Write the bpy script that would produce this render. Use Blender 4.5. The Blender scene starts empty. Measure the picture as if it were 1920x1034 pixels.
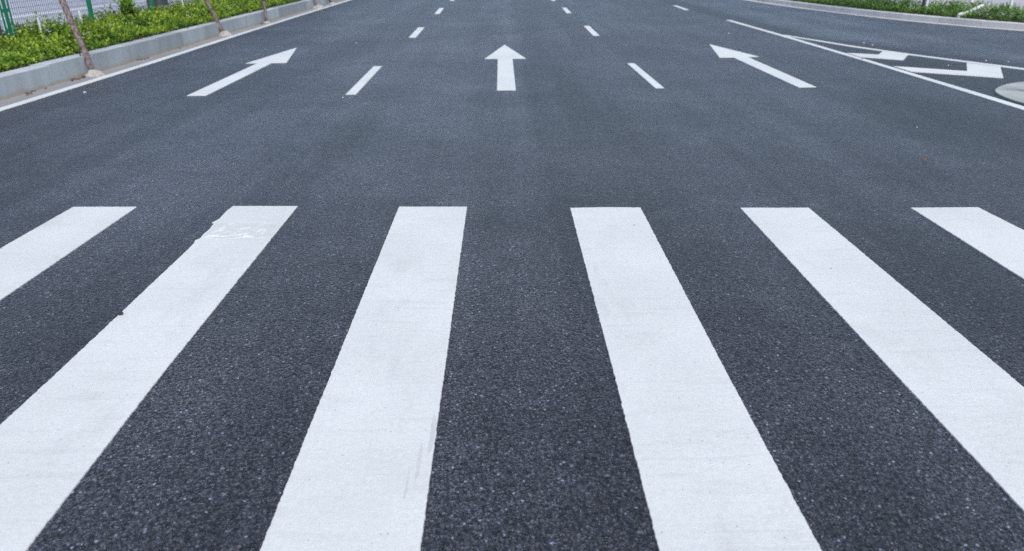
import bpy, bmesh, math, random
import numpy as np
from mathutils import Vector, Matrix, noise

random.seed(7)
rng = np.random.default_rng(7)
scene = bpy.context.scene
C = scene.collection

# ------------------------------------------------------------------ helpers
def tag(o, label=None, cat=None, group=None, kind=None):
    if label: o['label'] = label
    if cat: o['category'] = cat
    if group: o['group'] = group
    if kind: o['kind'] = kind
    return o

def link(name, me, mat=None, parent=None, loc=(0, 0, 0)):
    o = bpy.data.objects.new(name, me)
    C.objects.link(o)
    if mat is not None and me is not None: me.materials.append(mat)
    o.location = loc
    if parent is not None: o.parent = parent
    return o

def empty(name, loc=(0, 0, 0), rz=0.0):
    o = bpy.data.objects.new(name, None); C.objects.link(o)
    o.location = loc; o.rotation_euler = (0, 0, rz); o.empty_display_size = .1
    return o

def obj_bm(name, bm, mat, parent=None, loc=(0, 0, 0), smooth=False):
    me = bpy.data.meshes.new(name)
    bmesh.ops.recalc_face_normals(bm, faces=bm.faces)
    bm.to_mesh(me); bm.free()
    if smooth: me.polygons.foreach_set('use_smooth', [True] * len(me.polygons))
    return link(name, me, mat, parent, loc)

def box(bm, x0, x1, y0, y1, z0, z1, bev=0.0, seg=2):
    r = bmesh.ops.create_cube(bm, size=1.0)
    vs = r['verts']
    for v in vs:
        v.co = Vector((x0 + (v.co.x + .5) * (x1 - x0), y0 + (v.co.y + .5) * (y1 - y0), z0 + (v.co.z + .5) * (z1 - z0)))
    if bev > 0:
        es = list({e for v in vs for e in v.link_edges})
        bmesh.ops.bevel(bm, geom=es, offset=bev, segments=seg, affect='EDGES', profile=.5)

def tube(bm, pts, radii, n=10, cap=True, wob=0.0):
    rings = []
    for i, p in enumerate(pts):
        p = Vector(p)
        a = Vector(pts[max(i - 1, 0)]); b = Vector(pts[min(i + 1, len(pts) - 1)])
        d = (b - a).normalized()
        up = Vector((0, 0, 1)) if abs(d.z) < .9 else Vector((0, 1, 0))
        s = d.cross(up).normalized(); t = s.cross(d).normalized()
        ring = []
        for k in range(n):
            an = 2 * math.pi * k / n
            r = radii[i] * (1 + (noise.noise(Vector((k * 1.3, i * .9, radii[i] * 50 + p.x))) * wob if wob else 0))
            ring.append(bm.verts.new(p + (s * math.cos(an) + t * math.sin(an)) * r))
        rings.append(ring)
    for a, b in zip(rings, rings[1:]):
        for k in range(n):
            bm.faces.new((a[k], a[(k + 1) % n], b[(k + 1) % n], b[k]))
    if cap:
        bm.faces.new(rings[0][::-1]); bm.faces.new(rings[-1])

# ------------------------------------------------------------------ materials
class NT:
    def __init__(s, name):
        s.m = bpy.data.materials.new(name); s.m.use_nodes = True
        s.t = s.m.node_tree; s.n = s.t.nodes; s.l = s.t.links
        s.b = s.n['Principled BSDF']
        s.pos = s.n.new('ShaderNodeNewGeometry').outputs['Position']
    def put(s, sock, v):
        if isinstance(v, bpy.types.NodeSocket): s.l.new(v, sock)
        elif isinstance(v, (tuple, list)) and len(v) == 3 and sock.type == 'RGBA': sock.default_value = (*v, 1)
        else: sock.default_value = v
    def scale(s, vec, sc, off=(0, 0, 0)):
        m = s.n.new('ShaderNodeMapping'); s.l.new(vec, m.inputs[0])
        m.inputs['Scale'].default_value = sc; m.inputs['Location'].default_value = off
        return m.outputs[0]
    def noise(s, sc, det=2, rough=.5, vec=None, dist=0):
        n = s.n.new('ShaderNodeTexNoise'); s.l.new(vec if vec is not None else s.pos, n.inputs['Vector'])
        n.inputs['Scale'].default_value = sc; n.inputs['Detail'].default_value = det
        n.inputs['Roughness'].default_value = rough; n.inputs['Distortion'].default_value = dist
        return n.outputs[0]
    def voro(s, sc, feature='F1', vec=None, rnd=1.0):
        n = s.n.new('ShaderNodeTexVoronoi'); n.feature = feature
        s.l.new(vec if vec is not None else s.pos, n.inputs['Vector'])
        n.inputs['Scale'].default_value = sc; n.inputs['Randomness'].default_value = rnd
        return n
    def math(s, op, a, b=0.0, c=None, clamp=False):
        n = s.n.new('ShaderNodeMath'); n.operation = op; n.use_clamp = clamp
        s.put(n.inputs[0], a); s.put(n.inputs[1], b)
        if c is not None: s.put(n.inputs[2], c)
        return n.outputs[0]
    def ramp(s, v, lo, hi, a=0.0, b=1.0, smooth=True):
        n = s.n.new('ShaderNodeMapRange'); n.interpolation_type = 'SMOOTHSTEP' if smooth else 'LINEAR'
        s.put(n.inputs['Value'], v); s.put(n.inputs['From Min'], lo); s.put(n.inputs['From Max'], hi)
        s.put(n.inputs['To Min'], a); s.put(n.inputs['To Max'], b)
        return n.outputs['Result']
    def mix(s, f, a, b, mode='MIX'):
        n = s.n.new('ShaderNodeMix'); n.data_type = 'RGBA'; n.blend_type = mode
        s.put(n.inputs['Factor'], f); s.put(n.inputs['A'] if False else n.inputs[6], a); s.put(n.inputs[7], b)
        return n.outputs[2]
    def mul(s, col, f):
        n = s.n.new('ShaderNodeVectorMath'); n.operation = 'SCALE'
        s.put(n.inputs[0], col); s.put(n.inputs['Scale'], f); return n.outputs[0]
    def xyz(s, vec=None):
        n = s.n.new('ShaderNodeSeparateXYZ'); s.l.new(vec if vec is not None else s.pos, n.inputs[0]); return n.outputs
    def rand(s, col):
        n = s.n.new('ShaderNodeSeparateColor'); s.l.new(col, n.inputs[0]); return n.outputs
    def bump(s, h, strength=.5, dist=.005, prev=None):
        n = s.n.new('ShaderNodeBump'); s.put(n.inputs['Height'], h)
        n.inputs['Strength'].default_value = strength; n.inputs['Distance'].default_value = dist
        if prev is not None: s.l.new(prev, n.inputs['Normal'])
        return n.outputs[0]
    def out(s, col=None, rough=None, nrm=None, spec=None, metal=None):
        if col is not None: s.put(s.b.inputs['Base Color'], col)
        if rough is not None: s.put(s.b.inputs['Roughness'], rough)
        if nrm is not None: s.l.new(nrm, s.b.inputs['Normal'])
        if spec is not None: s.put(s.b.inputs['Specular IOR Level'], spec)
        if metal is not None: s.b.inputs['Metallic'].default_value = metal
        return s.m

def asphalt():
    n = NT('asphalt')
    flat = n.scale(n.pos, (1, 1, 1))
    warp = n.n.new('ShaderNodeVectorMath'); warp.operation = 'ADD'
    nz = n.n.new('ShaderNodeTexNoise'); n.l.new(n.pos, nz.inputs['Vector']); nz.inputs['Scale'].default_value = 60; nz.inputs['Detail'].default_value = 1
    sub = n.n.new('ShaderNodeVectorMath'); sub.operation = 'MULTIPLY_ADD'
    n.l.new(nz.outputs['Color'], sub.inputs[0]); sub.inputs[1].default_value = (.008, .008, .008); sub.inputs[2].default_value = (-.004, -.004, -.004)
    n.l.new(n.pos, warp.inputs[0]); n.l.new(sub.outputs[0], warp.inputs[1])
    w = warp.outputs[0]
    v1 = n.voro(95, vec=w); v2 = n.voro(210, vec=w); v3 = n.voro(44, vec=w)
    r1 = n.rand(v1.outputs['Color']); r2 = n.rand(v2.outputs['Color']); r3 = n.rand(v3.outputs['Color'])
    # stones: different minerals, most coated in bitumen
    tone = n.math('MULTIPLY_ADD', n.math('POWER', r1[0], 2.0), .030, .0115)
    tone = n.math('ADD', tone, n.math('MULTIPLY', n.math('POWER', r2[1], 5.0), .055))
    vs = n.voro(300, vec=w); rs = n.rand(vs.outputs['Color'])
    tone = n.math('ADD', tone, n.math('MULTIPLY', n.ramp(rs[0], .88, .99), .15))
    bright = n.math('MULTIPLY', n.ramp(r1[1], .93, .99), n.ramp(v1.outputs['Distance'], .46, .24))
    tone = n.math('ADD', tone, n.math('MULTIPLY', bright, .27))
    bright2 = n.math('MULTIPLY', n.ramp(r3[1], .93, .985), n.ramp(v3.outputs['Distance'], .36, .2))
    tone = n.math('ADD', tone, n.math('MULTIPLY', bright2, .17))
    crev = n.ramp(v1.outputs['Distance'], .40, .80, 1.0, .25)
    tone = n.math('MULTIPLY', tone, crev)
    pores = n.ramp(n.noise(70, 3, .6), .36, .50, .40, 1.0)
    tone = n.math('MULTIPLY', tone, pores)
    # patches, laying streaks along the road, paving lanes
    tone0 = tone
    big = n.noise(.55, 4, .6)
    tone = n.math('MULTIPLY', tone, n.ramp(big, .36, .64, .80, 1.20))
    mid = n.noise(5, 3, .6)
    tone = n.math('MULTIPLY', tone, n.ramp(mid, .25, .75, .86, 1.12, False))
    st = n.noise(1.1, 5, .65, n.scale(n.pos, (1.0, .045, 1.0)))
    tone = n.math('MULTIPLY', tone, n.ramp(st, .38, .62, .78, 1.22))
    edge = n.ramp(n.math('ABSOLUTE', n.math('ADD', n.xyz()[0], n.math('MULTIPLY', n.noise(.5, 3), .8))), 2.6, 4.6, 1.0, .76)  # lens vignette painted into the asphalt: tone darkens toward both road sides
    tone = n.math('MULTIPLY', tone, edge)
    X, Y, Z = n.xyz()
    wob = n.math('MULTIPLY', n.math('SUBTRACT', n.noise(.4, 3), .5), .6)
    Xw = n.math('ADD', X, wob)
    seam = n.math('MULTIPLY', n.ramp(Xw, .05, .35), n.ramp(Xw, 1.9, .5))
    seam = n.math('MULTIPLY', seam, n.ramp(Y, 4.5, 9))
    tone = n.math('MULTIPLY', tone, n.ramp(seam, 0, 1, 1.0, .72))
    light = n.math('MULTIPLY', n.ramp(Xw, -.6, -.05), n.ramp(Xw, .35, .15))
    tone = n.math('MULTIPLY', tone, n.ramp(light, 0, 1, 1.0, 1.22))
    side = n.math('SUBTRACT', Xw, n.math('MULTIPLY_ADD', n.math('MAXIMUM', n.math('SUBTRACT', 13.95, Y), 0.0), .36, 5.25))
    gore = n.math('MULTIPLY', n.ramp(X, 4.9, 5.15), n.ramp(side, .7, .15))
    gore = n.math('MULTIPLY', gore, n.ramp(Y, 6, 7.5))
    tone = n.math('MULTIPLY', tone, n.ramp(gore, 0, 1, 1.0, .52))
    tone = n.math('MULTIPLY', tone, n.ramp(side, .2, 1.2, 1.0, 1.75))
    macro = n.math('DIVIDE', tone, n.math('MAXIMUM', tone0, .0001))
    comb = n.n.new('ShaderNodeCombineColor')
    tint = n.ramp(r1[2], 0, 1, -.05, .07, False)
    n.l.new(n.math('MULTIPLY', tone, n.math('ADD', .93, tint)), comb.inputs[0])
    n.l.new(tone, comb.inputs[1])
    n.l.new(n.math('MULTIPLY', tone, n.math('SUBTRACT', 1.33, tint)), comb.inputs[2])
    h = n.math('SUBTRACT', 1.0, n.math('MULTIPLY', v1.outputs['Distance'], .9))
    h = n.math('ADD', h, n.math('MULTIPLY', r1[0], .5))
    h = n.math('ADD', h, n.math('MULTIPLY', n.noise(70, 3, .6), 1.2))
    h2 = n.math('SUBTRACT', 1.0, v2.outputs['Distance'])
    nr = n.bump(h2, .6, .0025)
    nr = n.bump(h, .9, .0058, nr)
    rough = n.ramp(r1[1], 0, 1, .46, .28, False)
    n.l.new(n.math('MULTIPLY', macro, .30, clamp=True), n.b.inputs['Sheen Weight']); n.b.inputs['Sheen Roughness'].default_value = .21
    n.b.inputs['Sheen Tint'].default_value = (.85, .92, 1, 1)
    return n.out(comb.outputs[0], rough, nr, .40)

def paint(name, base=.78, worn=0.0, grain=1.0):
    n = NT(name)
    X, Y, Z = n.xyz()
    fine = n.noise(240, 2, .7); med = n.noise(60, 3, .6)
    cloud = n.noise(1.3, 4, .6)
    rip = n.noise(26, 4, .65, n.scale(n.pos, (.10, 1, 1)), .3)
    v = n.math('MULTIPLY', n.ramp(cloud, .36, .66, .94, 1.02), base)
    v = n.math('MULTIPLY', v, n.ramp(fine, .25, .75, 1 - .05 * grain, 1 + .03 * grain, False))
    v = n.math('MULTIPLY', v, n.ramp(med, .3, .7, .94, 1.03, False))
    v = n.math('MULTIPLY', v, n.ramp(rip, .34, .46, .95, 1.0))
    # pin holes and dark grit
    pv = n.voro(55); pr = n.rand(pv.outputs['Color'])
    pin = n.math('MULTIPLY', n.ramp(pr[0], .90, .93), n.ramp(pv.outputs['Distance'], .22, .10))
    v = n.math('MULTIPLY', v, n.ramp(pin, 0, 1, 1, .6))
    qv = n.voro(7); qr = n.rand(qv.outputs['Color'])
    pin2 = n.math('MULTIPLY', n.ramp(qr[0], .72, .78), n.ramp(qv.outputs['Distance'], .055, .03))
    v = n.math('MULTIPLY', v, n.ramp(pin2, 0, 1, 1, .40))
    # thin transverse scratches
    sc = n.noise(14, 5, .7, n.scale(n.pos, (.16, 3.2, 1)), .2)
    line = n.math('ABSOLUTE', n.math('SUBTRACT', sc, .5))
    line = n.math('MULTIPLY', n.ramp(line, .012, .0, 0, 1), n.ramp(n.noise(2.2, 2), .52, .66))
    v = n.math('MULTIPLY', v, n.ramp(line, 0, 1, 1, .80))
    # dusty smudges
    sm = n.noise(3.2, 5, .7, n.scale(n.pos, (1, .35, 1)))
    v = n.math('MULTIPLY', v, n.ramp(sm, .53, .70, 1, .91 - worn))
    comb = n.n.new('ShaderNodeCombineColor')
    n.l.new(n.math('MULTIPLY', v, .965), comb.inputs[0]); n.l.new(v, comb.inputs[1]); n.l.new(n.math('MULTIPLY', v, .962), comb.inputs[2])
    nr = n.bump(n.math('ADD', fine, n.math('MULTIPLY', med, 1.3)), .25 * grain, .0015)
    nr = n.bump(rip, .35, .003, nr)
    return n.out(comb.outputs[0], .55, nr, .35)

def concrete(name, col, var=.18, stain=None, bs=.3, attr=False):
    n = NT(name)
    big = n.noise(1.7, 5, .65); fine = n.noise(120, 3, .7)
    drip = n.noise(5, 4, .6, n.scale(n.pos, (1, 1, .15)))
    f = n.ramp(big, .25, .75, 1 - var, 1 + var, False)
    f = n.math('MULTIPLY', f, n.ramp(fine, .25, .75, .86, 1.14, False))
    f = n.math('MULTIPLY', f, n.ramp(drip, .3, .7, .86, 1.08, False))
    if attr:
        a = n.n.new('ShaderNodeAttribute'); a.attribute_name = 'tone'
        f = n.math('MULTIPLY', f, a.outputs['Fac'])
    c = n.mul(col, f)
    if stain is not None:
        X, Y, Z = n.xyz()
        s = n.ramp(n.math('ADD', Z, n.math('MULTIPLY', n.math('SUBTRACT', n.noise(4, 4, .6), .5), .10)), stain[0], stain[0] + stain[1], .6, 0)
        c = n.mix(s, c, (.40, .33, .24))
    return n.out(c, .8, n.bump(fine, bs, .003), .3)

def leafmat(name, rough=.5, trans=.35):
    n = NT(name)
    a = n.n.new('ShaderNodeAttribute'); a.attribute_name = 'col'
    c = a.outputs['Color']
    n.out(c, rough, None, .4)
    tr = n.n.new('ShaderNodeBsdfTranslucent'); n.l.new(c, tr.inputs['Color'])
    mx = n.n.new('ShaderNodeMixShader'); mx.inputs[0].default_value = trans
    o = n.n['Material Output']
    n.l.new(n.b.outputs[0], mx.inputs[1]); n.l.new(tr.outputs[0], mx.inputs[2]); n.l.new(mx.outputs[0], o.inputs['Surface'])
    return n.m

def plain(name, col, rough=.5, var=.1, sc=20, spec=.5, bs=0.0):
    n = NT(name)
    f = n.ramp(n.noise(sc, 4, .6), .25, .75, 1 - var, 1 + var, False)
    nr = n.bump(n.noise(sc * 4, 3), bs, .004) if bs else None
    return n.out(n.mul(col, f), rough, nr, spec)

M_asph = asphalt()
M_paint = paint('crosswalk_paint', .715, 0, 2.5)
M_line = paint('lane_paint', .73)
M_line_b = paint('gore_paint', .72, .05)
M_patch = paint('worn_paint', .66, .06, 2.0)
M_ridge = paint('thick_paint', .78, 0, .6)
M_granite = concrete('granite_kerb', (.42, .455, .46), .13, (.015, .045), .3, True)
M_granite_r = concrete('pale_kerb', (.60, .60, .585), .10, (-.01, .03), .3, True)
M_pave_l = concrete('pale_paving', (.42, .44, .50), .1)
M_pave_r = concrete('pinkish_paving', (.43, .41, .43), .1)
M_gut_r = concrete('pale_gutter', (.56, .54, .52), .1)
M_island = concrete('island_concrete', (.38, .40, .38), .25)
M_ground = concrete('bare_ground', (.25, .235, .21), .2)
M_blob = concrete('rough_mortar', (.41, .385, .355), .2, (.0, .03), .9)
M_green = plain('green_paint', (.008, .24, .12), .3, .12, 9)
M_wire = plain('wire_green', (.04, .065, .07), .4, .1, 9)
M_white = plain('white_plastic', (.82, .84, .84), .4, .06, 9)
M_black = plain('black_strap', (.02, .022, .025), .5)
M_flower = plain('pale_petal', (.55, .56, .72), .6)

def gutter_mat():
    n = NT('gutter_concrete')
    X, Y, Z = n.xyz()
    fine = n.noise(110, 3, .7)
    f = n.math('MULTIPLY', n.ramp(n.noise(1.5, 5, .65), .25, .75, .85, 1.12, False), n.ramp(fine, .25, .75, .82, 1.15, False))
    base = n.mul((.265, .275, .285), f)
    a = n.n.new('ShaderNodeAttribute'); a.attribute_name = 'edge'      # 0 at the kerb, 1 at the road
    e = n.math('ADD', a.outputs['Fac'], n.math('MULTIPLY', n.math('SUBTRACT', n.noise(2.6, 5, .7), .5), 1.1))
    s = n.ramp(e, .10, .55, .6, 0)
    c = n.mix(s, base, n.mul((.40, .33, .235), n.ramp(fine, .2, .8, .6, 1.3, False)))
    return n.out(c, .85, n.bump(fine, .4, .004), .25)
M_gutter = gutter_mat()

def soil_mat():
    n = NT('soil')
    f = n.ramp(n.noise(30, 5, .7), .3, .7, .5, 1.5, False)
    return n.out(n.mul((.085, .06, .042), f), .95, n.bump(n.noise(60, 4, .7), .9, .02), .2)
M_soil = soil_mat()

def bark_mat():
    n = NT('weathered_wood')
    o = n.n.new('ShaderNodeTexCoord').outputs['Object']
    f = n.noise(14, 5, .7, n.scale(o, (3, 3, .35)))
    c = n.mix(n.ramp(f, .35, .65), (.075, .055, .05), (.30, .235, .225))
    k = n.ramp(n.noise(7, 2, .5, o), .62, .70)
    c = n.mix(k, c, (.045, .032, .03))
    return n.out(c, .85, n.bump(f, .8, .012), .2)
M_wood = bark_mat()

def brick_mat():
    n = NT('grey_block_masonry')
    o = n.n.new('ShaderNodeTexCoord').outputs['Object']
    b = n.n.new('ShaderNodeTexBrick')
    v = n.n.new('ShaderNodeCombineXYZ'); xs = n.xyz(o)
    n.l.new(n.math('ADD', xs[0], xs[1]), v.inputs[0]); n.l.new(xs[2], v.inputs[1])
    n.l.new(v.outputs[0], b.inputs['Vector'])
    b.inputs['Color1'].default_value = (.10, .115, .125, 1); b.inputs['Color2'].default_value = (.15, .155, .16, 1)
    b.inputs['Mortar'].default_value = (.07, .085, .09, 1); b.inputs['Scale'].default_value = 1
    b.inputs['Brick Width'].default_value = .22; b.inputs['Row Height'].default_value = .105; b.inputs['Mortar Size'].default_value = .006
    f = n.ramp(n.noise(18, 5, .7), .25, .75, .75, 1.25, False)
    return n.out(n.mul(b.outputs['Color'], f), .8, n.bump(n.noise(60, 4), .5, .006), .3)
M_brick = brick_mat()

# ------------------------------------------------------------------ curves of the place
def interp(tab, y):
    if y <= tab[0][0]: return tab[0][1]
    for (a, xa), (b, xb) in zip(tab, tab[1:]):
        if y <= b: return xa + (xb - xa) * (y - a) / (b - a)
    return tab[-1][1]

KERB = [(-20, -5.235), (9, -5.235), (12, -5.285), (17, -5.375), (25, -5.47), (34, -5.57), (90, -5.6)]   # left kerb face
LINE_R = [(-20, -4.87), (7, -4.875), (10.5, -4.905), (15, -5.01), (20, -5.09), (27, -5.16), (90, -5.3)]
kx = lambda y: interp(KERB, y)
lx = lambda y: interp(LINE_R, y)

RCTRL = [(34, 9.0), (27, 11.0), (20, 12.2) , (15.5, 13.0)]
def catmull(P, n=12):
    out = []
    P = [Vector(p) for p in P]
    for i in range(len(P) - 1):
        p0 = P[max(i - 1, 0)]; p1 = P[i]; p2 = P[i + 1]; p3 = P[min(i + 2, len(P) - 1)]
        for k in range(n):
            t = k / n
            out.append(.5 * ((2 * p1) + (-p0 + p2) * t + (2 * p0 - 5 * p1 + 4 * p2 - p3) * t * t + (-p0 + 3 * p1 - 3 * p2 + p3) * t ** 3))
    out.append(P[-1]); return out
# right kerb face, from far to near, sweeping off to the right
RK = catmull([(8.0, 90), (8.0, 60), (8.0, 36), (8.05, 28), (8.18, 24.4), (8.42, 21.6), (8.78, 19.2), (9.37, 16.8), (10.18, 15.0), (11.4, 13.2), (13.2, 11.7), (16, 10.4), (20, 9.6), (28, 9.0), (45, 8.8), (70, 8.8)], 10)
def resample(P, step):
    out = [P[0].copy()]; acc = 0
    for a, b in zip(P, P[1:]):
        L = (b - a).length
        if L < 1e-6: continue
        d = step - acc
        while d <= L:
            out.append(a.lerp(b, d / L)); d += step
        acc = (acc + L) % step
    return out
def offset(P, d):
    out = []
    for i, p in enumerate(P):
        t = (P[min(i + 1, len(P) - 1)] - P[max(i - 1, 0)]).normalized()
        out.append(p + Vector((-t.y, t.x)) * d)        # to the left of travel
    return out
RKs = resample(RK, .25)

def strip_mesh(name, A, B, za, zb, mat, kind='structure', edge=False):
    """a sheet between polylines A and B"""
    n = len(A)
    verts = [(p[0], p[1], za) for p in A] + [(p[0], p[1], zb) for p in B]
    faces = [(i, i + 1, n + i + 1, n + i) for i in range(n - 1)]
    me = bpy.data.meshes.new(name); me.from_pydata(verts, [], faces); me.update()
    if me.polygons and me.polygons[0].normal.z < 0: me.flip_normals()
    if edge:
        at = me.attributes.new('edge', 'FLOAT', 'POINT'); at.data.foreach_set('value', [0.0] * n + [1.0] * n)
    o = link(name, me, mat)
    if kind: o['kind'] = kind
    return o

# ------------------------------------------------------------------ setting
bm = bmesh.new(); bmesh.ops.create_grid(bm, x_segments=8, y_segments=8, size=600)
g = obj_bm('ground', bm, M_ground, loc=(0, 0, -.03)); g['kind'] = 'structure'

ys = [-20 + i for i in range(111)]
# road: one sheet from the left gutter to the right kerb, opening to the side road
left = [(lx(y) - .16, y) for y in ys]
rp = [p for p in offset(RKs, .0)]
bm = bmesh.new()
loop = [bm.verts.new((x, y, 0)) for x, y in left]
loop += [bm.verts.new((p.x, p.y, 0)) for p in rp[::2]]
loop += [bm.verts.new((70, -20, 0))]
f = bm.faces.new(loop); bmesh.ops.triangulate(bm, faces=[f])
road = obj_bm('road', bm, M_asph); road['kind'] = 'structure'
bm = bmesh.new()
v = [bm.verts.new(c) for c in ((-60, -60, 0), (70, -60, 0), (70, -20, 0), (-5.03, -20, 0), (-60, -20, 0))]
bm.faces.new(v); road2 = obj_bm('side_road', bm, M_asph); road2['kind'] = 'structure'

yl = [-18 + .25 * i for i in range(4 * 80)]
strip_mesh('gutter', [(kx(y) - .02, y) for y in yl], [(lx(y) - .10, y) for y in yl], .004, .006, M_gutter, edge=True)

# kerbs: rows of bevelled stones
def kerb_run(name, pts, width, h, stone, mat, bev, gap=.006, side=1, z0=-.02, seed=1):
    """pts: face polyline (2D), stones stand behind it (side=+1: to the left of travel)"""
    P = resample(pts, stone); r = random.Random(seed)
    bm = bmesh.new(); tone = bm.verts.layers.float.new('tone')
    for a, b in zip(P, P[1:]):
        t = (b - a).normalized(); nrm = Vector((-t.y, t.x)) * side
        L = (b - a).length; a2 = a + t * gap / 2; L2 = L - gap
        dz = r.uniform(-.002, .002); dn = r.uniform(-.002, .002); tn = r.uniform(.80, 1.1)
        r0 = bmesh.ops.create_cube(bm, size=1.0)['verts']
        for v in r0:
            u = (v.co.x + .5) * L2; w = (v.co.y + .5) * width + dn; z = z0 + (v.co.z + .5) * (h + dz - z0)
            q = a2 + t * u + nrm * w; v.co = Vector((q.x, q.y, z)); v[tone] = tn
        es = [e for e in {e for v in r0 for e in v.link_edges} if (e.verts[0].co.z + e.verts[1].co.z) / 2 > z0 + .01]
        res = bmesh.ops.bevel(bm, geom=es, offset=bev, segments=3, affect='EDGES', profile=.6)
        for v in res['verts']: v[tone] = tn
    return obj_bm(name, bm, mat)

k = kerb_run('kerb', [Vector((kx(y), y)) for y in yl], .20, .228, .99, M_granite, .008, gap=.007, side=1, seed=3); k['kind'] = 'structure'
k = kerb_run('kerb', RKs[60:-60], .20, .12, .99, M_granite_r, .02, gap=.003, side=1, seed=5); k['kind'] = 'structure'
strip_mesh('gutter', offset(RKs, -.24), offset(RKs, .01), .004, .006, M_gut_r)

# planting soil and pavements behind the kerbs
def soil_sheet(name, A, B, z, amp, cols, mat):
    n = len(A); verts = []; faces = []
    for j in range(cols):
        t = j / (cols - 1)
        for a, b in zip(A, B):
            x = a[0] + (b[0] - a[0]) * t; y = a[1] + (b[1] - a[1]) * t
            verts.append((x, y, z + noise.noise(Vector((x * 5, y * 5, 2))) * amp + noise.noise(Vector((x * 17, y * 17, 5))) * amp * .4))
    for j in range(cols - 1):
        for i in range(n - 1):
            faces.append((j * n + i, j * n + i + 1, (j + 1) * n + i + 1, (j + 1) * n + i))
    me = bpy.data.meshes.new(name); me.from_pydata(verts, [], faces); me.update()
    if me.polygons[0].normal.z < 0: me.flip_normals()
    me.polygons.foreach_set('use_smooth', [True] * len(faces))
    o = link(name, me, mat); o['kind'] = 'structure'; return o
soil_sheet('soil', [(kx(y) - .19, y) for y in yl], [(-7.5, y) for y in yl], .195, .025, 14, M_soil)
RB = RKs[40:-70]
soil_sheet('soil', [(p.x, p.y) for p in offset(RB, .19)], [(p.x, p.y) for p in offset(RB, 1.75)], .095, .02, 9, M_soil)
strip_mesh('pavement', offset(RB, 1.75), offset(RB, 30), .10, .10, M_pave_r)
bm = bmesh.new()
box(bm, -7.62, -7.50, -18, 61, -.02, .235, .01)
o = obj_bm('kerb', bm, M_gut_r); o['kind'] = 'structure'
bm = bmesh.new()
v = [bm.verts.new(c) for c in ((-40, -18, .02), (-7.6, -18, .02), (-7.6, 90, .02), (-40, 90, .02))]
bm.faces.new(v)
o = obj_bm('pavement', bm, M_pave_l); o['kind'] = 'structure'

# ------------------------------------------------------------------ painted markings
def ragged(P, amp=.0025, step=.008, seed=0, extra=None):
    """P: corner loop. Returns loop resampled with torn edges that follow the stones below"""
    out = []
    n = len(P)
    for i in range(n):
        a = Vector(P[i]); b = Vector(P[(i + 1) % n]); L = (b - a).length
        t = (b - a).normalized(); nr = Vector((t.y, -t.x)); m = max(1, int(L / step))
        for k in range(m):
            q = a.lerp(b, k / m)
            s = min(1, k * step / .02)
            d = noise.noise(Vector((q.x * 90, q.y * 90, seed))) * 1.1 + noise.noise(Vector((q.x * 40, q.y * 40, seed + 9))) * .6 + noise.noise(Vector((q.x * 2, q.y * 2, seed + 4))) * .35
            out.append(q + nr * d * amp * s)
    return out

def marking(name, P, mat, label, cat, group=None, amp=.0025, step=.008, h=.002, seed=0, z=.002, parent=None):
    R = ragged(P, amp, step, seed)
    cx = sum(p[0] for p in P) / len(P); cy = sum(p[1] for p in P) / len(P)
    area = sum(a.x * b.y - b.x * a.y for a, b in zip(R, R[1:] + R[:1]))
    if area < 0: R.reverse()
    n = len(R); base = Vector((cx, cy))
    bm = bmesh.new()
    from mathutils.geometry import delaunay_2d_cdt
    lo = []; hi = []
    for i, p in enumerate(R):
        t = (R[(i + 1) % n] - R[i - 1]).normalized(); outw = Vector((t.y, -t.x)) * .0015
        lo.append(bm.verts.new((p.x + outw.x - cx, p.y + outw.y - cy, -.004)))
        hi.append(bm.verts.new((p.x - cx, p.y - cy, h)))
    for i in range(n):
        bm.faces.new((lo[i], lo[(i + 1) % n], hi[(i + 1) % n], hi[i]))
    vv, ee, ff, _, _, _ = delaunay_2d_cdt([Vector((p.x - cx, p.y - cy)) for p in R], [], [list(range(n))], 1, 1e-6)
    tv = [bm.verts.new((q.x, q.y, h)) for q in vv]
    for q in ff: bm.faces.new([tv[k] for k in q])
    bmesh.ops.remove_doubles(bm, verts=bm.verts, dist=1e-5)
    me = bpy.data.meshes.new(name); bm.to_mesh(me); bm.free()
    o = link(name, me, mat, parent, (cx, cy, z) if parent is None else (cx - parent.location.x, cy - parent.location.y, z - parent.location.z))
    return tag(o, label, cat, group)

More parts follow.
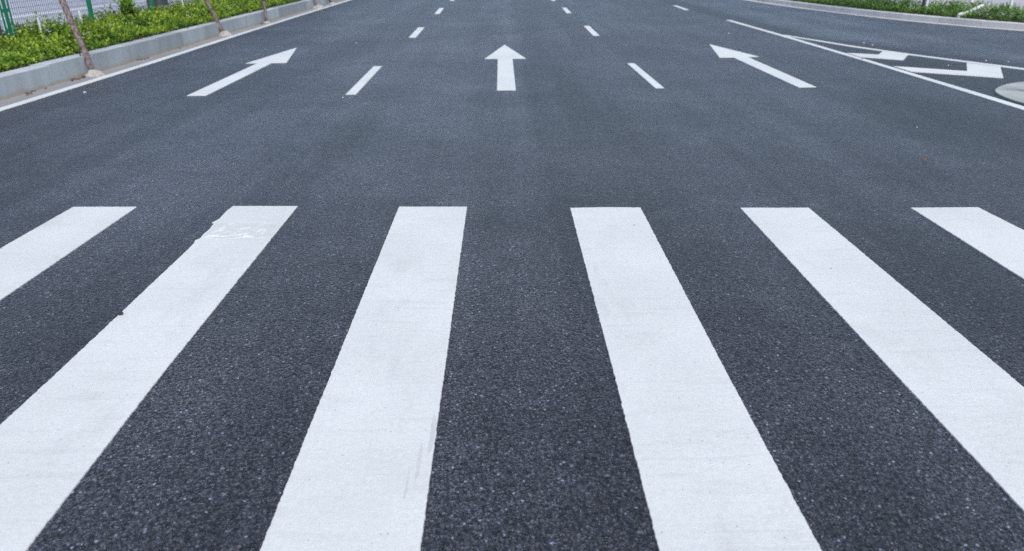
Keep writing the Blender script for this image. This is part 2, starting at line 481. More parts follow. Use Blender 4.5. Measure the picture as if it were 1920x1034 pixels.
G = 'broad white crosswalk stripes across the road'
CW = [
    ([(-2.582, 4.208), (-2.203, 4.204), (-2.205, 2.9), (-2.20, -.85), (-2.60, -.85), (-2.592, 3.5)],
     'white crosswalk stripe at the left edge of the picture, its near half cut off'),
    ([(-1.630, 4.206), (-1.243, 4.199), (-1.235, 2.3), (-1.215, 1.43), (-1.21, -.85), (-1.62, -.85), (-1.618, 1.97), (-1.615, 2.3), (-1.620, 3.49), (-1.624, 3.59), (-1.634, 3.632), (-1.620, 3.66), (-1.625, 3.727), (-1.622, 3.80), (-1.631, 3.898), (-1.648, 3.908), (-1.630, 3.975), (-1.637, 4.12)],
     'white crosswalk stripe with a rough repainted patch and jagged notch at its far end'),
    ([(-.635, 4.176), (-.231, 4.170), (-.221, 1.42), (-.22, -.85), (-.62, -.85), (-.623, 1.42), (-.629, 2.46)],
     'white crosswalk stripe left of the centre gap, with tyre scuffs along its near right edge'),
    ([(.382, 4.136), (.45, 4.139), (.60, 4.145), (.797, 4.134), (.786, 2.26), (.787, 1.4), (.785, -.85), (.38, -.85), (.381, 1.41), (.383, 2.27)],
     'white crosswalk stripe just right of the centre gap, in line with the straight arrow'),
    ([(1.386, 4.12), (1.787, 4.113), (1.782, 2.2), (1.78, -.85), (1.385, -.85), (1.386, 1.54), (1.383, 2.25)],
     'white crosswalk stripe second from the right edge of the picture'),
    ([(2.388, 4.103), (2.786, 4.105), (2.80, 3.71), (2.79, -.85), (2.38, -.85), (2.381, 3.06)],
     'white crosswalk stripe at the right edge, only its far corner in the picture')]
stripes = []
for i, (P, lab) in enumerate(CW):
    stripes.append(marking('crosswalk_stripe', P, M_paint, lab, 'crosswalk stripe', G, amp=.0025, seed=i * 3.1))

# rough repainted patch on the second stripe, its ridges of thick paint
par = stripes[1]
def child_sheet(name, P, mat, parent, h, seed, amp=.004):
    o = marking(name, P, mat, None, None, None, amp=amp, step=.01, h=h, seed=seed, z=.0046, parent=parent)
    return o
pt = child_sheet('repainted_patch', [(-1.610, 3.66), (-1.45, 3.655), (-1.3, 3.675), (-1.250, 3.68), (-1.250, 3.86), (-1.34, 3.875), (-1.45, 3.90), (-1.624, 3.897), (-1.612, 3.80)], M_patch, par, .0006, 3)
bm = bmesh.new(); rr = random.Random(11)
def squig(x, y, L, ang, r):
    pts = []; n = 7
    for k in range(n):
        s = k / (n - 1)
        pts.append((x + math.cos(ang) * L * s + rr.uniform(-1, 1) * L * .10, y + math.sin(ang) * L * s + rr.uniform(-1, 1) * L * .10, .0045))
    tube(bm, pts, [r * (.4 + math.sin(math.pi * (k + .5) / n)) for k in range(n)], 5)
for _ in range(24):
    x = -1.61 + abs(rr.gauss(0, .13)); y = rr.choice([3.70, 3.72, 3.75, 3.80, 3.86]) + rr.uniform(-.02, .02)
    if x > -1.27: x = rr.uniform(-1.6, -1.28)
    squig(x, y, rr.uniform(.015, .06), rr.uniform(.2, 1.4), rr.uniform(.0008, .0017))
for _ in range(11):
    squig(rr.uniform(-1.36, -1.29), 3.74 + rr.uniform(-.03, .05), rr.uniform(.012, .04), rr.uniform(.5, 2.2), rr.uniform(.0008, .0016))
for _ in range(9):
    squig(rr.uniform(-1.6, -1.38), 3.675 + rr.uniform(-.01, .02), rr.uniform(.04, .10), rr.uniform(-.15, .25), rr.uniform(.0008, .0015))
rd = obj_bm('paint_ridges', bm, M_ridge, par)
rd.location = (-par.location.x, -par.location.y, .0052 - par.location.z - .0045)
rd['kind'] = 'stuff'; rd['label'] = 'squiggly ridges of thick bright paint on the repainted patch'

# tyre scuffs on the third stripe: thin dark smears as part of the stripe
M_scuff = plain('scuffed_paint', (.545, .56, .55), .6, .12, 60)
par3 = stripes[2]
for j, (x, y0, y1, w) in enumerate([(-.236, 1.80, 2.02, .010), (-.262, 1.68, 1.86, .008), (-.285, 1.60, 1.74, .006)]):
    P = [(x - w * .2, y0), (x + w * .8, y0 + .03), (x + w, y1 - .05), (x, y1), (x - w * .4, y1 - .05)]
    o = marking('tyre_scuff', P, M_scuff, None, None, None, amp=.0015, step=.006, h=.0006, seed=j, z=.0044, parent=par3)

# lane dashes
GD = 'short white lane dashes running away from the camera'
def quad(x0, x1, y0, y1, dx=0): return [(x0, y0), (x1, y0), (x1 + dx, y1), (x0 + dx, y1)]
for x0, x1, y0, y1, dx, lab in [
    (-1.718, -1.609, 8.05, 10.25, -.053, 'nearest white dash of the lane line between the left arrow and the middle arrow'),
    (-1.750, -1.620, 14.04, 16.09, -.045, 'second nearest white dash of the left lane line, beyond the tip of the left arrow'),
    (-1.790, -1.665, 19.96, 22.20, -.06, 'third white dash of the left lane line, near the top edge'),
    (-1.800, -1.670, 25.86, 27.9, -.05, 'farthest white dash of the left lane line, cut by the top edge'),
    (1.689, 1.787, 8.38, 10.44, 0, 'nearest white dash of the lane line between the middle arrow and the right arrow'),
    (1.645, 1.762, 14.25, 16.32, .025, 'second nearest white dash of the right lane line, beyond the middle arrow'),
    (1.605, 1.728, 20.08, 22.18, .03, 'third white dash of the right lane line, near the top edge'),
    (1.560, 1.685, 25.65, 27.7, .03, 'farthest white dash of the right lane line, cut by the top edge'),
    (4.885, 5.005, 21.06, 23.0, .08, 'lone white dash ahead of the solid line that bounds the striped wedge')]:
    marking('lane_dash', quad(x0, x1, y0, y1, dx), M_line, lab, 'lane dash', GD, amp=.0025, step=.02, seed=y0)

# arrows
GA = 'white straight-ahead lane arrows'
marking('lane_arrow', [(-.001, 12.8), (-.290, 10.985), (-.100, 10.985), (-.088, 8.282), (.119, 8.280), (.112, 10.995), (.306, 10.995)], M_line,
        'white arrow pointing straight ahead in the middle lane', 'road arrow', GA, amp=.002, step=.015, seed=1)
marking('lane_arrow', [(-3.385, 12.48), (-3.611, 10.59), (-3.448, 10.607), (-3.410, 8.02), (-3.208, 8.026), (-3.254, 10.623), (-3.056, 10.640)], M_line,
        'long white arrow in the lane beside the left kerb', 'road arrow', GA, amp=.002, step=.015, seed=2)
marking('lane_arrow', [(3.421, 12.765), (3.122, 11.02), (3.325, 11.03), (3.305, 8.385), (3.509, 8.405), (3.545, 11.08), (3.721, 11.105)], M_line,
        'long white arrow in the lane beside the striped wedge', 'road arrow', GA, amp=.002, step=.015, seed=3)

# solid lines
def line_poly(tab, w, step=1.0):
    A = [(x, y) for y, x in tab]; B = [(x + w, y) for y, x in reversed(tab)]
    return A + B
tabL = [(y, lx(y) - .105) for y in [-18 + 1.5 * i for i in range(50)]]
marking('edge_line', line_poly(tabL, .105), M_line_b, 'solid white edge line running along the left gutter', 'edge line', None, amp=.004, step=.04, seed=5, z=.0065)
marking('edge_line', [(5.048, 17.67), (5.062, 14.0), (5.040, 10.6), (4.985, 7.8), (4.965, 7.0), (4.93, 4.9), (5.05, 4.9), (5.075, 7.0), (5.095, 7.9), (5.14, 10.8), (5.175, 14.0), (5.165, 17.66)],
        M_line, 'solid white line between the right lane and the striped wedge', 'edge line', None, amp=.003, step=.03, seed=6)
marking('edge_line', [(5.182, 13.95), (5.60, 12.30), (5.99, 11.22), (6.68, 9.68), (7.9, 7.6), (8.02, 7.66), (6.80, 9.76), (6.10, 11.29), (5.70, 12.38), (5.19, 14.30)],
        M_line_b, 'thinner white line on the far side of the striped wedge, next to the side road', 'edge line', None, amp=.003, step=.03, seed=7, z=.0027)
GC = 'white chevron marks inside the striped wedge'
marking('chevron_marking', [(5.176, 11.50), (5.560, 11.27), (5.80, 11.66), (6.03, 11.31), (5.612, 10.646), (5.176, 10.99)], M_line_b,
        'smaller white chevron mark at the narrow end of the striped wedge', 'chevron marking', GC, amp=.003, step=.02, seed=8, z=.0034)
marking('chevron_marking', [(5.175, 10.05), (5.889, 9.56), (6.33, 10.33), (6.545, 9.93), (5.995, 8.986), (5.165, 9.55)], M_line_b,
        'larger white chevron mark nearer the rounded concrete island', 'chevron marking', GC, amp=.003, step=.02, seed=9, z=.0034)

# path lines beyond the fence
for x, w, lab in ((-12.1, .24, 'pale line on the path behind the fence, the one farther from it'), (-9.8, .2, 'pale line on the path behind the fence, the one closer to it')):
    marking('path_line', [(x, -10), (x + w, -10), (x + w, 60), (x, 60)], M_ridge, lab, 'path line', 'pale lines on the path behind the fence', amp=.004, step=.1, z=.024, seed=x)

# ------------------------------------------------------------------ concrete island with its post
isl = catmull([(7.6, 7.9), (6.9, 8.45), (6.15, 8.66), (5.72, 8.48), (5.36, 8.12), (5.20, 7.74), (5.155, 7.3), (5.17, 6.2), (5.3, 5.3), (6.2, 4.7), (7.6, 4.9), (8.3, 6.3), (7.6, 7.9)], 8)[:-1]
bm = bmesh.new()
ng = Vector((6.6, 6.7))
rings = []
for s, z in ((1.0, -.01), (1.0, .014), (.996, .0165)):
    rings.append([bm.verts.new((*(ng + (p - ng) * s), z)) for p in isl])
for a, b in zip(rings, rings[1:]):
    for i in range(len(a)): bm.faces.new((a[i], a[(i + 1) % len(a)], b[(i + 1) % len(a)], b[i]))
f = bm.faces.new(rings[-1]); bmesh.ops.triangulate(bm, faces=[f])
o = obj_bm('traffic_island', bm, M_island)
tag(o, 'low rounded concrete island at the wide end of the striped wedge', 'traffic island')

b = empty('bollard', (5.625, 7.98, .0165))
tag(b, 'slim white bollard standing on the concrete island at the right edge', 'bollard')
bm = bmesh.new(); tube(bm, [(0, 0, -.01), (0, 0, .45), (0, 0, .80), (0, 0, .83)], [.038, .036, .034, .018], 16); obj_bm('post', bm, M_white, b, smooth=False)

# ------------------------------------------------------------------ green mesh fence on the left
FX = -7.0
fence = empty('mesh_fence', (FX, 11.1, .19))
tag(fence, 'green metal fence of fine wire mesh behind the yellow-green hedge', 'fence')
FL = Vector((FX, 11.1, .19))
FH = 1.75
def fpost(y, wide=False):
    bm = bmesh.new(); y -= FL.y
    if wide:
        for a, b_ in ((-.112, -.078), (-.042, .034), (.072, .106)):
            box(bm, -.005, .005, y + a, y + b_, -.02, FH + .06)
        for z in (.06, .47, .90, 1.35, 1.72):
            box(bm, -.004, .004, y - .079, y - .041, z, z + .045); box(bm, -.004, .004, y + .033, y + .073, z, z + .045)
    else:
        box(bm, -.025, .025, y - .022, y + .050, -.02, FH + .06, .004, 1)
        box(bm, .012, .022, y - .066, y - .048, -.02, FH + .06)
        for z in (.1, .6, 1.1, 1.6): box(bm, .004, .018, y - .050, y - .020, z, z + .03)
    return obj_bm('post', bm, M_green, fence)
p = fpost(11.0, True); p['label'] = 'wide triple-bar green post'
for y in (8.7, 13.22, 15.58, 18.0, 20.3, 22.6, 24.9, 27.2, 29.5): fpost(y)
def panel(y0, y1):
    bm = bmesh.new(); y0 -= FL.y; y1 -= FL.y
    n = round((y1 - y0) / .05); r = .0026
    for i in range(1, n):
        y = y0 + (y1 - y0) * i / n
        box(bm, -r, r, y - r, y + r, .05, FH)
    z = .06
    while z < FH:
        box(bm, -r - .004, r - .004, y0, y1, z - r * .7, z + r * .7); z += .075
    for z in (.05, FH - .02): box(bm, -.012, .012, y0, y1, z, z + .02)
    return obj_bm('mesh_panel', bm, M_wire, fence)
for a, b_ in ((8.75, 10.89), (11.11, 13.17), (13.27, 15.53), (15.64, 15.88), (16.2, 17.95), (18.05, 20.25), (20.35, 22.55), (22.65, 24.85), (24.95, 27.15), (27.25, 29.45)): panel(a, b_)

def pillar(x0, x1, y0, y1, lab):
    e = empty('masonry_pillar', ((x0 + x1) / 2, (y0 + y1) / 2, .17)); w = (x1 - x0) / 2; d = (y1 - y0) / 2
    tag(e, lab, 'pillar', 'grey masonry pillars in the fence line')
    bm = bmesh.new(); box(bm, -w, w, -d, d, 0, 1.95, .006, 1); obj_bm('shaft', bm, M_brick, e)
    bm = bmesh.new(); box(bm, -w - .04, w + .04, -d - .04, d + .04, 1.952, 2.03, .012, 2); obj_bm('capstone', bm, M_gut_r, e)
pillar(-7.36, -7.0, 10.42, 10.82, 'grey block pillar at the left edge, beside the wide triple-bar fence post')
pillar(-7.24, -6.92, 15.89, 16.18, 'grey block pillar between two fence bays farther along the hedge')

# ------------------------------------------------------------------ leaves
def leaf_mesh(name, base, dirs, size, width, cols, mat, fold=.25, up=None):
    n = len(base)
    d = dirs / np.linalg.norm(dirs, axis=1, keepdims=True)
    if up is None: up = rng.normal(size=(n, 3)) * .6 + np.array([0, 0, 1.0])
    s = np.cross(d, up); s /= np.linalg.norm(s, axis=1, keepdims=True) + 1e-9
    nn = np.cross(s, d)
    L = size[:, None]; W = (size * width)[:, None]
    v = np.empty((n, 6, 3))
    v[:, 0] = base
    v[:, 1] = base + d * L * .38 + s * W * .5 + nn * W * fold
    v[:, 2] = base + d * L * .72 + s * W * .40 + nn * W * fold * .6
    v[:, 3] = base + d * L - nn * L * .12
    v[:, 4] = base + d * L * .72 - s * W * .40 + nn * W * fold * .6
    v[:, 5] = base + d * L * .38 - s * W * .5 + nn * W * fold
    idx = np.arange(n)[:, None] * 6
    faces = np.concatenate([idx + np.array([0, 1, 2, 3]), idx + np.array([0, 3, 4, 5])], axis=0)
    me = bpy.data.meshes.new(name)
    me.vertices.add(n * 6); me.vertices.foreach_set('co', v.reshape(-1).astype(np.float32))
    me.loops.add(faces.size); me.loops.foreach_set('vertex_index', faces.reshape(-1).astype(np.int32))
    me.polygons.add(len(faces)); me.polygons.foreach_set('loop_start', (np.arange(len(faces)) * 4).astype(np.int32))
    me.polygons.foreach_set('loop_total', np.full(len(faces), 4, np.int32))
    me.update(calc_edges=True)
    at = me.attributes.new('col', 'FLOAT_COLOR', 'POINT')
    c = np.ones((n, 6, 4), np.float32); c[:, :, :3] = cols[:, None, :]
    at.data.foreach_set('color', c.reshape(-1))
    me.materials.append(mat)
    return me

def nz(x, y, s, o=0.0):
    return np.array([noise.noise(Vector((a * s, b * s, o))) for a, b in zip(x, y)])

M_leaf = leafmat('shrub_leaf')
M_leaf_r = leafmat('ground_cover_leaf', .5, .3)

def shoots(x, y, z0, h, per, size, tip, mid, old, spread=.05, lean=.25, low=0.0):
    """leafy upright shoots; the young leaves at a shoot's tip are yellow, the older ones below green"""
    n = len(x)
    ax = rng.normal(size=(n, 3)) * lean + np.array([0, 0, 1.0]); ax /= np.linalg.norm(ax, axis=1, keepdims=True)
    age = rng.random(n)
    tone = nz(x, y, 2.2, 31.0) * .7 + nz(x, y, 7.0, 35.0) * .6
    B = []; D = []; S = []; Cc = []
    for k in range(per):
        t = low + (1 - low) * (k + rng.random(n)) / per
        p = np.stack([x, y, z0], 1) + ax * (h * t)[:, None]
        a = rng.random(n) * 2 * np.pi
        el = .15 + .9 * t ** 2 + rng.normal(size=n) * .3
        d = np.stack([np.cos(a) * np.cos(el), np.sin(a) * np.cos(el), np.sin(el)], 1)
        p = p + d * (rng.random(n) * spread)[:, None]
        w = (np.clip((t - .6) / .4, 0, 1) * np.clip(.25 + age * .8 + tone * 1.3, 0, 1))[:, None]
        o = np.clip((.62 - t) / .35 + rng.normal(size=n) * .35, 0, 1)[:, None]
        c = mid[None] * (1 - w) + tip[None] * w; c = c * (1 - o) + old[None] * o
        c = c * (1 + rng.normal(size=(n, 1)) * .18).clip(.5, 1.6)
        B.append(p); D.append(d); S.append(size * (1 + rng.normal(size=n) * .22).clip(.5, 1.6)); Cc.append(c)
    return np.concatenate(B), np.concatenate(D), np.concatenate(S), np.concatenate(Cc)

# left hedge
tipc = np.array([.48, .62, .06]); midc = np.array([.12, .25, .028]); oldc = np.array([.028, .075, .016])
def hedge_pts(n, y0, y1):
    y = rng.uniform(y0, y1, n); k0 = np.array([kx(v) for v in y]) - .24
    t = rng.random(n); x = k0 + (-7.35 - k0) * t
    clump = nz(x, y, 1.6, 3.0) * .7 + nz(x, y, 5.5, 8.0) * 1.15
    prof = (.09 + .25 * np.clip(t / .42, 0, 1) ** .8 - .05 * np.clip((t - .6) / .4, 0, 1)) * np.interp(y, [9.9, 10.5, 10.9, 11.2, 11.8, 12.2, 13.0, 13.4, 14.0, 14.4, 15.2, 16.0, 30], [.36, .36, .45, .76, .74, .38, .36, .68, .72, .42, .44, .66, .70])
    hh = prof * (1 + clump * .75) * rng.uniform(.72, 1.08, n) + .02
    return x, y, t, hh
Bs = []; Ds = []; Ss = []; Cs = []
for (y0, y1, n, sz) in ((6.5, 16, 4800, .040), (16, 24, 3000, .038), (24, 34, 1800, .046)):
    x, y, t, hh = hedge_pts(n, y0, y1)
    keep = nz(x, y, 5.0, 20.0) > -.24
    x, y, hh = x[keep], y[keep], hh[keep]
    q = shoots(x, y, np.full(len(x), .19), hh, 11, sz, tipc, midc, oldc, .045, .20, .12)
    for l, a in zip((Bs, Ds, Ss, Cs), q): l.append(a)
B_, D_, S_, C_ = map(np.concatenate, (Bs, Ds, Ss, Cs))
hedge = empty('hedge', (-6.4, 11, .19))
tag(hedge, 'low yellow-green leafy hedge between the left kerb and the mesh fence', 'hedge')
off = np.array([-6.4, 11, .19])
me = leaf_mesh('foliage', B_ - off, D_, S_, .62, C_, M_leaf)
fo = link('foliage', me, None, hedge)
# stems
bm = bmesh.new()
x, y, t, hh = hedge_pts(900, 6.5, 26)
for a, b_, h in zip(x, y, hh):
    dx, dy = random.uniform(-.05, .05), random.uniform(-.05, .05)
    tube(bm, [(a - off[0], b_ - off[1], -.02), (a + dx - off[0], b_ + dy - off[1], h * .8)], [.004, .002], 4, False)
st = obj_bm('stems', bm, plain('stem_brown', (.10, .075, .04), .8), hedge)
# a taller dark leafy shoot standing up out of the hedge
x = rng.normal(-6.72, .04, 60); y = rng.normal(13.95, .055, 60)
B2, D2, S2, C2 = shoots(x, y, np.full(60, .35), rng.uniform(.2, .36, 60), 14, .05, np.array([.30, .48, .06]), np.array([.15, .30, .05]), oldc, .03, .12, .1)
sh = link('tall_shoot', leaf_mesh('tall_shoot', B2 - off, D2, S2, .6, C2, M_leaf), None, hedge)
# blossoms: little pale flowers, five petals each
pb = []; pd = []; ps = []
for _ in range(46):
    yy = random.uniform(8, 20); tt = random.uniform(.05, .5); xx = kx(yy) - .24 + (-7.0 - kx(yy)) * tt
    zz = .19 + .10 + .30 * min(1, tt / .38) ** .7 + random.uniform(-.03, .04)
    for k in range(5):
        a = k * 1.2566; pb.append((xx, yy, zz)); pd.append((math.cos(a), math.sin(a) - .3, .5)); ps.append(.022)
n_ = len(pb)
me = leaf_mesh('blossom', np.array(pb) - off, np.array(pd), np.array(ps), .8, np.tile(np.array([[.5, .52, .72]]), (n_, 1)), M_flower)
link('blossom', me, None, hedge)['kind'] = 'stuff'

# right ground cover
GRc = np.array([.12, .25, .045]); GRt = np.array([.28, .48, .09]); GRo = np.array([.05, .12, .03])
RH = resample(RK, .05)
cand = [p for p in RH if p.y < 36 and p.x < 16]
co = [(i, p) for i, p in enumerate(cand)]
def right_pts(n):
    idx = rng.integers(1, len(cand) - 1, n); t = rng.random(n)
    P = np.array([[p.x, p.y] for p in cand])
    tan = P[idx + 1] - P[idx - 1]; tan /= np.linalg.norm(tan, axis=1, keepdims=True)
    nr = np.stack([-tan[:, 1], tan[:, 0]], 1)
    q = P[idx] + nr * (.24 + t * 1.4)[:, None]
    return q[:, 0], q[:, 1], t
x, y, t = right_pts(5200)
hh = (.07 + .19 * np.clip(t / .5, 0, 1)) * (1 + nz(x, y, 1.5, 2) * .8) * rng.uniform(.7, 1.1, len(x)) + .02
far = y > 20.5
keep = rng.random(len(x)) < np.where(x > 14, .6, 1)
q1 = shoots(x[keep], y[keep], np.full(keep.sum(), .09), hh[keep], 9, .055, GRt, GRc, GRo, .05, .45, .1)
hr = empty('hedge', (9.8, 17, .09))
tag(hr, 'low dark green ground-cover hedge behind the curving right kerb', 'hedge')
offr = np.array([9.8, 17, .09])
link('foliage', leaf_mesh('foliage', q1[0] - offr, q1[1], q1[2], .32, q1[3], M_leaf_r), None, hr)
# long arching sprigs
bB, bD, bS, bC = [], [], [], []
x, y, t = right_pts(170)
for a, b_, tt in zip(x, y, t):
    if tt < .35: continue
    for k in range(5):
        an = random.uniform(0, 6.28); el = random.uniform(.5, 1.35)
        bB.append((a, b_, .2)); bD.append((math.cos(an) * math.cos(el), math.sin(an) * math.cos(el), math.sin(el)))
        bS.append(random.uniform(.12, .26)); bC.append((.07 + random.random() * .06, .18 + random.random() * .1, .03))
link('sprigs', leaf_mesh('sprigs', np.array(bB) - offr, np.array(bD), np.array(bS), .09, np.array(bC), M_leaf_r), None, hr)['kind'] = 'stuff'

# dead leaves on the soil and kerb edge
def litter(n, fx, fz, name, lab):
    Bp = []; Dp = []; Sp = []; Cp = []
    for _ in range(n):
        x_, y_ = fx(); an = random.uniform(0, 6.28)
        Bp.append((x_, y_, fz(x_))); Dp.append((math.cos(an), math.sin(an), random.uniform(-.05, .3))); Sp.append(random.uniform(.02, .06))
        c = random.choice([(.20, .13, .08), (.30, .20, .13), (.12, .07, .045), (.36, .27, .19)]); Cp.append(c)
    o = link(name, leaf_mesh(name, np.array(Bp), np.array(Dp), np.array(Sp), .6, np.array(Cp), M_leaf), None)
    o['kind'] = 'stuff'; o['label'] = lab
def fx1():
    y_ = random.uniform(7, 22); return kx(y_) - .20 - abs(random.gauss(0, .07)), y_
litter(520, fx1, lambda x_: .222, 'dead_leaves', 'brown dead leaves on the soil behind the left kerb')
def fx2():
    y_ = random.choice([8.2, 9.2, 9.3, 10.9, 11.0, 12.5, 14.3, 16.9, 17.1]) + random.gauss(0, .15); return kx(y_) + .02 + abs(random.gauss(0, .05)), y_
litter(60, fx2, lambda x_: .010, 'gutter_litter', 'scraps of brown leaf lying in the left gutter against the kerb')

# ------------------------------------------------------------------ wooden stakes in mortar by the left kerb
def stake(base, top_dir, length, r0, r1, blob, lab, wire=False, dark=False):
    e = empty('wooden_stake', (base[0], base[1], .005))
    tag(e, lab, 'wooden stake', 'leaning wooden stakes propped along the left kerb')
    d = Vector(top_dir).normalized(); bm = bmesh.new(); m = 14
    s_ = random.Random(int(base[1] * 100))
    pts = [d * (length * k / (m - 1)) + Vector((s_.uniform(-1, 1), s_.uniform(-1, 1), 0)) * .006 for k in range(m)]
    tube(bm, pts, [(r0 + (r1 - r0) * k / (m - 1)) * s_.uniform(.93, 1.08) for k in range(m)], 14, True, .12)
    for kk in (3, 6):      # knots
        p_ = pts[kk]; bmesh.ops.create_icosphere(bm, subdivisions=2, radius=r0 * .55, matrix=Matrix.Translation(p_ + Vector((r0 * .6, -r0 * .6, 0))))
    obj_bm('pole', bm, M_wood, e, smooth=True)
    # mortar foot
    bm = bmesh.new(); bmesh.ops.create_icosphere(bm, subdivisions=4, radius=1)
    for v in bm.verts:
        c = v.co.copy(); n1 = noise.noise(c * 1.6 + Vector((base[1], 0, 0))) * .35 + noise.noise(c * 5 + Vector((base[1], 3, 0))) * .12
        z = max(c.z, -.15); rr_ = 1 + n1
        taper = 1.0 - .45 * max(z, 0)
        v.co = Vector((c.x * blob[0] * rr_ * taper, c.y * blob[1] * rr_ * taper, z * blob[2] * (1 + n1 * .8)))
    obj_bm('mortar_foot', bm, M_blob, e, smooth=False)
    if wire:
        bm = bmesh.new(); a = d * .36
        tube(bm, [a + Vector((-.038, -.01, .05)), a + Vector((-.05, -.02, -.02)), a + Vector((-.045, -.02, -.10)), a + Vector((-.042, -.015, -.16))], [.005, .008, .007, .004], 8)
        obj_bm('strap', bm, M_black, e)
    return e
stake((-5.115, 9.45), (-.455, .46, .88), 2.5, .033, .040, (.12, .115, .085), 'wooden stake nearest the camera, in a big mortar foot by the left kerb', wire=True)
stake((-5.235, 14.45), (-.30, .15, .635), 2.3, .034, .036, (.14, .12, .09), 'second wooden stake along the left kerb, leaning toward the fence')
stake((-5.27, 17.2), (-.06, .18, .49), 2.3, .036, .030, (.09, .09, .05), 'third wooden stake along the left kerb, nearly upright with a dark base')
stake((-5.31, 22.3), (-.13, .12, .26), 2.3, .040, .036, (.17, .14, .09), 'fourth wooden stake along the left kerb, just under the top edge')
stake((-5.33, 24.2), (-.10, -.12, .26), 2.3, .038, .036, (.13, .12, .07), 'farthest wooden stake along the left kerb, at the top edge')

# slim white markers in the hedge
def marker(x, y, z0, z1, r, lab, cat, group, name, tilt=(0, 0)):
    bm = bmesh.new(); h = z1 - z0
    tube(bm, [(0, 0, 0), (tilt[0] * .5, tilt[1] * .5, h * .5), (tilt[0], tilt[1], h - .01), (tilt[0], tilt[1], h)], [r, r, r, r * .6], 10)
    o = obj_bm(name, bm, M_white, None, (x, y, z0)); return tag(o, lab, cat, group)
GM = 'slim white marker stakes standing in the left hedge'
marker(-6.70, 11.22, .19, .57, .012, 'slim white stake in the hedge between the triple-bar post and the nearest wooden stake', 'marker stake', GM, 'marker_stake', (-.01, 0))
marker(-6.70, 12.35, .19, .585, .014, 'slim white stake in the hedge just before the second green fence post', 'marker stake', GM, 'marker_stake', (-.01, 0))
marker(-6.70, 16.35, .19, .62, .012, 'slim white stake in the hedge beyond the second masonry pillar', 'marker stake', GM, 'marker_stake')

# ------------------------------------------------------------------ right side furniture
GP = 'white posts standing in the right hedge'
def wpost(x, y, z0, lab, r=.024, h=1.05):
    e = empty('white_post', (x, y, z0)); tag(e, lab, 'post', GP)
    bm = bmesh.new(); box(bm, -r, r, -r, r, -.03, h, .004, 1); obj_bm('shaft', bm, M_white, e)
    bm = bmesh.new(); box(bm, -r * 1.3, r * 1.3, -r * 1.3, r * 1.3, h + .002, h + .022, .005, 1); obj_bm('cap', bm, M_white, e)
wpost(10.00, 19.15, .10, 'white post left of the thin brown trunk in the right hedge')
wpost(9.79, 18.02, .10, 'white post directly in front of the thin brown trunk', .026)
wpost(10.58, 19.05, .10, 'white post just right of the thin brown trunk in the right hedge')
wpost(11.20, 18.65, .10, 'white post behind the lying white pipe in the right hedge')
wpost(11.02, 16.9, .10, 'rightmost white post in the right hedge, nearest the corner')

tr = empty('young_tree', (9.90, 18.35, .09)); tag(tr, 'young tree with a thin brown trunk rising from the right hedge', 'tree')
bm = bmesh.new()
tube(bm, [(0, 0, -.02), (.005, 0, .5), (-.02, .02, 1.3), (.01, .03, 2.4), (.03, .02, 3.3)], [.055, .047, .042, .034, .02], 12, True, .1)
for k in range(7):
    a = k * 2.4; z = 1.9 + k * .2
    tube(bm, [(0, 0, z), (math.cos(a) * .35, math.sin(a) * .35, z + .35), (math.cos(a) * .7, math.sin(a) * .7, z + .85)], [.018, .012, .005], 7)
obj_bm('trunk', bm, M_wood, tr, smooth=True)
n = 420
cl = rng.normal(size=(n, 3)) * np.array([.55, .55, .55]) + np.array([0, 0, 3.1])
lb = np.repeat(cl, 12, 0) + rng.normal(size=(n * 12, 3)) * .10
me = leaf_mesh('crown', lb, rng.normal(size=(n * 12, 3)), np.full(n * 12, .07), .5, np.array([.06, .15, .03]) * rng.uniform(.6, 1.5, (n * 12, 1)), M_leaf_r)
link('crown', me, None, tr)

e = empty('white_pipe', (9.90, 16.72, .13)); tag(e, 'white plastic pipe with an elbow lying on the right kerb against the hedge', 'pipe')
bm = bmesh.new(); tube(bm, [(.03, .02, .03), (.24, .16, .085), (.45, .28, .15), (.66, .42, .20)], [.038, .038, .036, .030], 14); obj_bm('tube', bm, M_white, e, smooth=False)
bm = bmesh.new(); tube(bm, [(-.055, .02, -.015), (-.05, .015, .03), (-.02, .0, .045), (.05, .035, .04), (.08, .055, .045)], [.044, .047, .048, .047, .046], 14); obj_bm('elbow', bm, M_white, e)

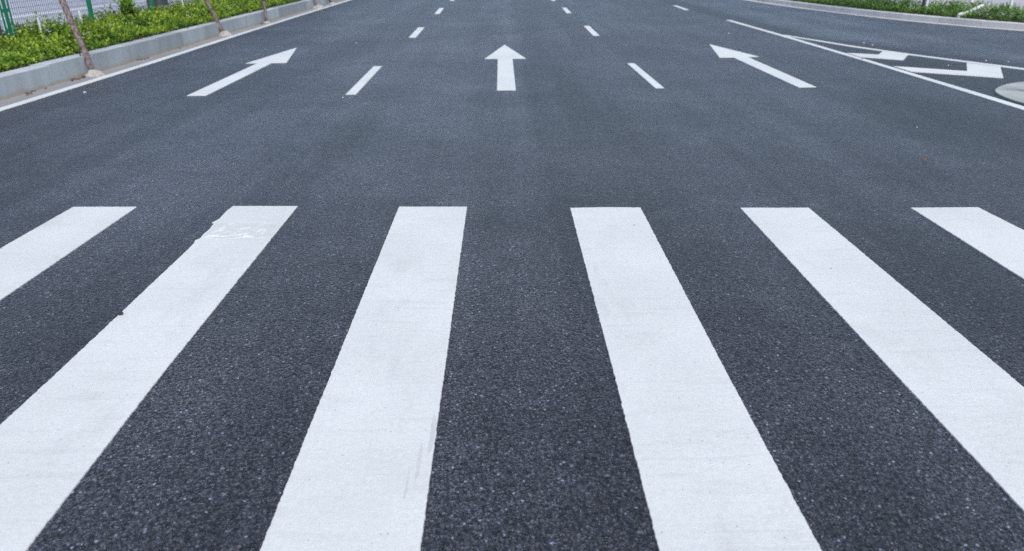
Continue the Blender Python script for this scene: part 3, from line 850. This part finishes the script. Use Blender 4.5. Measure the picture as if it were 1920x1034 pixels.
# ------------------------------------------------------------------ small things on the asphalt
def pebble(x, y, r, mat, lab, name='pebble', group=None, cat='pebble', z=0.0):
    bm = bmesh.new(); bmesh.ops.create_icosphere(bm, subdivisions=2, radius=r)
    for v in bm.verts:
        v.co *= 1 + noise.noise(v.co * (1.5 / r) + Vector((x, y, 0))) * .6; v.co.z *= .55
    return tag(obj_bm(name, bm, mat, None, (x, y, z + r * .3)), lab, cat, group)
M_crumb = plain('paint_crumb', (.8, .8, .82), .7, .2, 90)
M_dark = plain('dark_stone', (.03, .03, .033), .7, .2, 90)
pebble(-1.607, 2.757, .011, M_dark, 'dark pebble on the left edge of the stripe with the repainted patch', z=.008)
pebble(5.08, 10.75, .010, M_dark, 'dark pebble on the solid line beside the smaller chevron', z=.008)
GPc = 'pale crumbs scattered on the asphalt'
for x, y, r, lab in [(-2.54, 13.15, .022, 'pale crumb on the asphalt beyond the head of the left arrow'),
        (-4.62, 8.25, .028, 'pale crumb on the asphalt in front of the nearest stake, by the left edge line'),
        (-1.71, 7.87, .016, 'pale crumb just before the nearest dash of the left lane line'),
        (-1.63, 7.84, .011, 'tiny pale crumb to the right of another, before the nearest left dash'),
        (4.25, 14.55, .022, 'pale crumb on the asphalt beyond the right arrow'),
        (6.05, 12.85, .03, 'pale crumb on the side road, left one of a close pair'),
        (6.06, 12.55, .024, 'pale crumb on the side road, right one of a close pair'),
        (6.73, 10.55, .022, 'pale crumb on the side road beyond the larger chevron'),
        (6.98, 10.45, .018, 'pale crumb on the side road nearest the right frame edge, beside the thinner line'),
        (3.56, 6.30, .010, 'pale crumb alone on the asphalt below the right arrow'),
        (5.95, 10.1, .016, 'pale crumb inside the striped wedge between the two chevrons')]:
    pebble(x, y, r * .5, M_crumb, lab, 'paint_crumb', GPc, 'crumb')
me = leaf_mesh('fallen_leaf', np.array([[-.015, 0, .004], [-.01, .003, .006]]), np.array([[1, .15, .1], [.9, .5, .25]]), np.array([.034, .026]), .6, np.array([[.30, .12, .06], [.26, .13, .07]]), M_leaf)
tag(link('fallen_leaf', me, None, None, (3.04, 5.19, .002)), 'small orange-brown fallen leaf on the asphalt above the rightmost stripe', 'leaf')

# ------------------------------------------------------------------ light
w = bpy.data.worlds.new('World'); scene.world = w; w.use_nodes = True
nt = w.node_tree; bg = nt.nodes['Background']
sky = nt.nodes.new('ShaderNodeTexSky'); sky.sky_type = 'NISHITA'; sky.sun_disc = False
ELEV, AZ = math.radians(58), math.radians(160)      # AZ measured from +Y (ahead) towards +X
sky.sun_elevation = ELEV; sky.sun_rotation = AZ
sky.air_density = 1.0; sky.dust_density = 2.2; sky.ozone_density = 1.0
nt.links.new(sky.outputs[0], bg.inputs[0]); bg.inputs[1].default_value = .15
sun = bpy.data.lights.new('sun', 'SUN'); sun.energy = 1.5; sun.angle = math.radians(40); sun.color = (1.0, .97, .93)
so = bpy.data.objects.new('sun', sun); C.objects.link(so)
dirv = Vector((math.sin(AZ) * math.cos(ELEV), math.cos(AZ) * math.cos(ELEV), math.sin(ELEV)))
so.rotation_euler = dirv.to_track_quat('Z', 'Y').to_euler(); so.location = dirv * 30

# ------------------------------------------------------------------ camera
f_px, th, ya, ro, H = 1377.0, .4112, -.0087, -.0029, 1.3732
c, s = math.cos(ya), math.sin(ya); ct, stt = math.cos(th), math.sin(th)
R = Vector((c, s, 0)); Fw = Vector((-s * ct, c * ct, -stt)); D = Vector((s * stt, -c * stt, -ct))
cr, sr = math.cos(ro), math.sin(ro)
R2 = R * cr - D * sr; D2 = R * sr + D * cr
m = Matrix(((R2.x, -D2.x, -Fw.x, 0), (R2.y, -D2.y, -Fw.y, 0), (R2.z, -D2.z, -Fw.z, H), (0, 0, 0, 1)))
cam = bpy.data.cameras.new('camera'); co_ = bpy.data.objects.new('camera', cam); C.objects.link(co_)
co_.matrix_world = m
cam.sensor_width = 36; cam.lens = f_px / 1920 * 36; cam.clip_start = .05; cam.clip_end = 2000
cam.dof.use_dof = True; cam.dof.focus_distance = 3.4; cam.dof.aperture_fstop = 2.8
scene.camera = co_

scene.view_settings.view_transform = 'Standard'; scene.view_settings.look = 'None'
scene.view_settings.exposure = 0.34; scene.view_settings.gamma = 1
scene.cycles.use_denoising = False
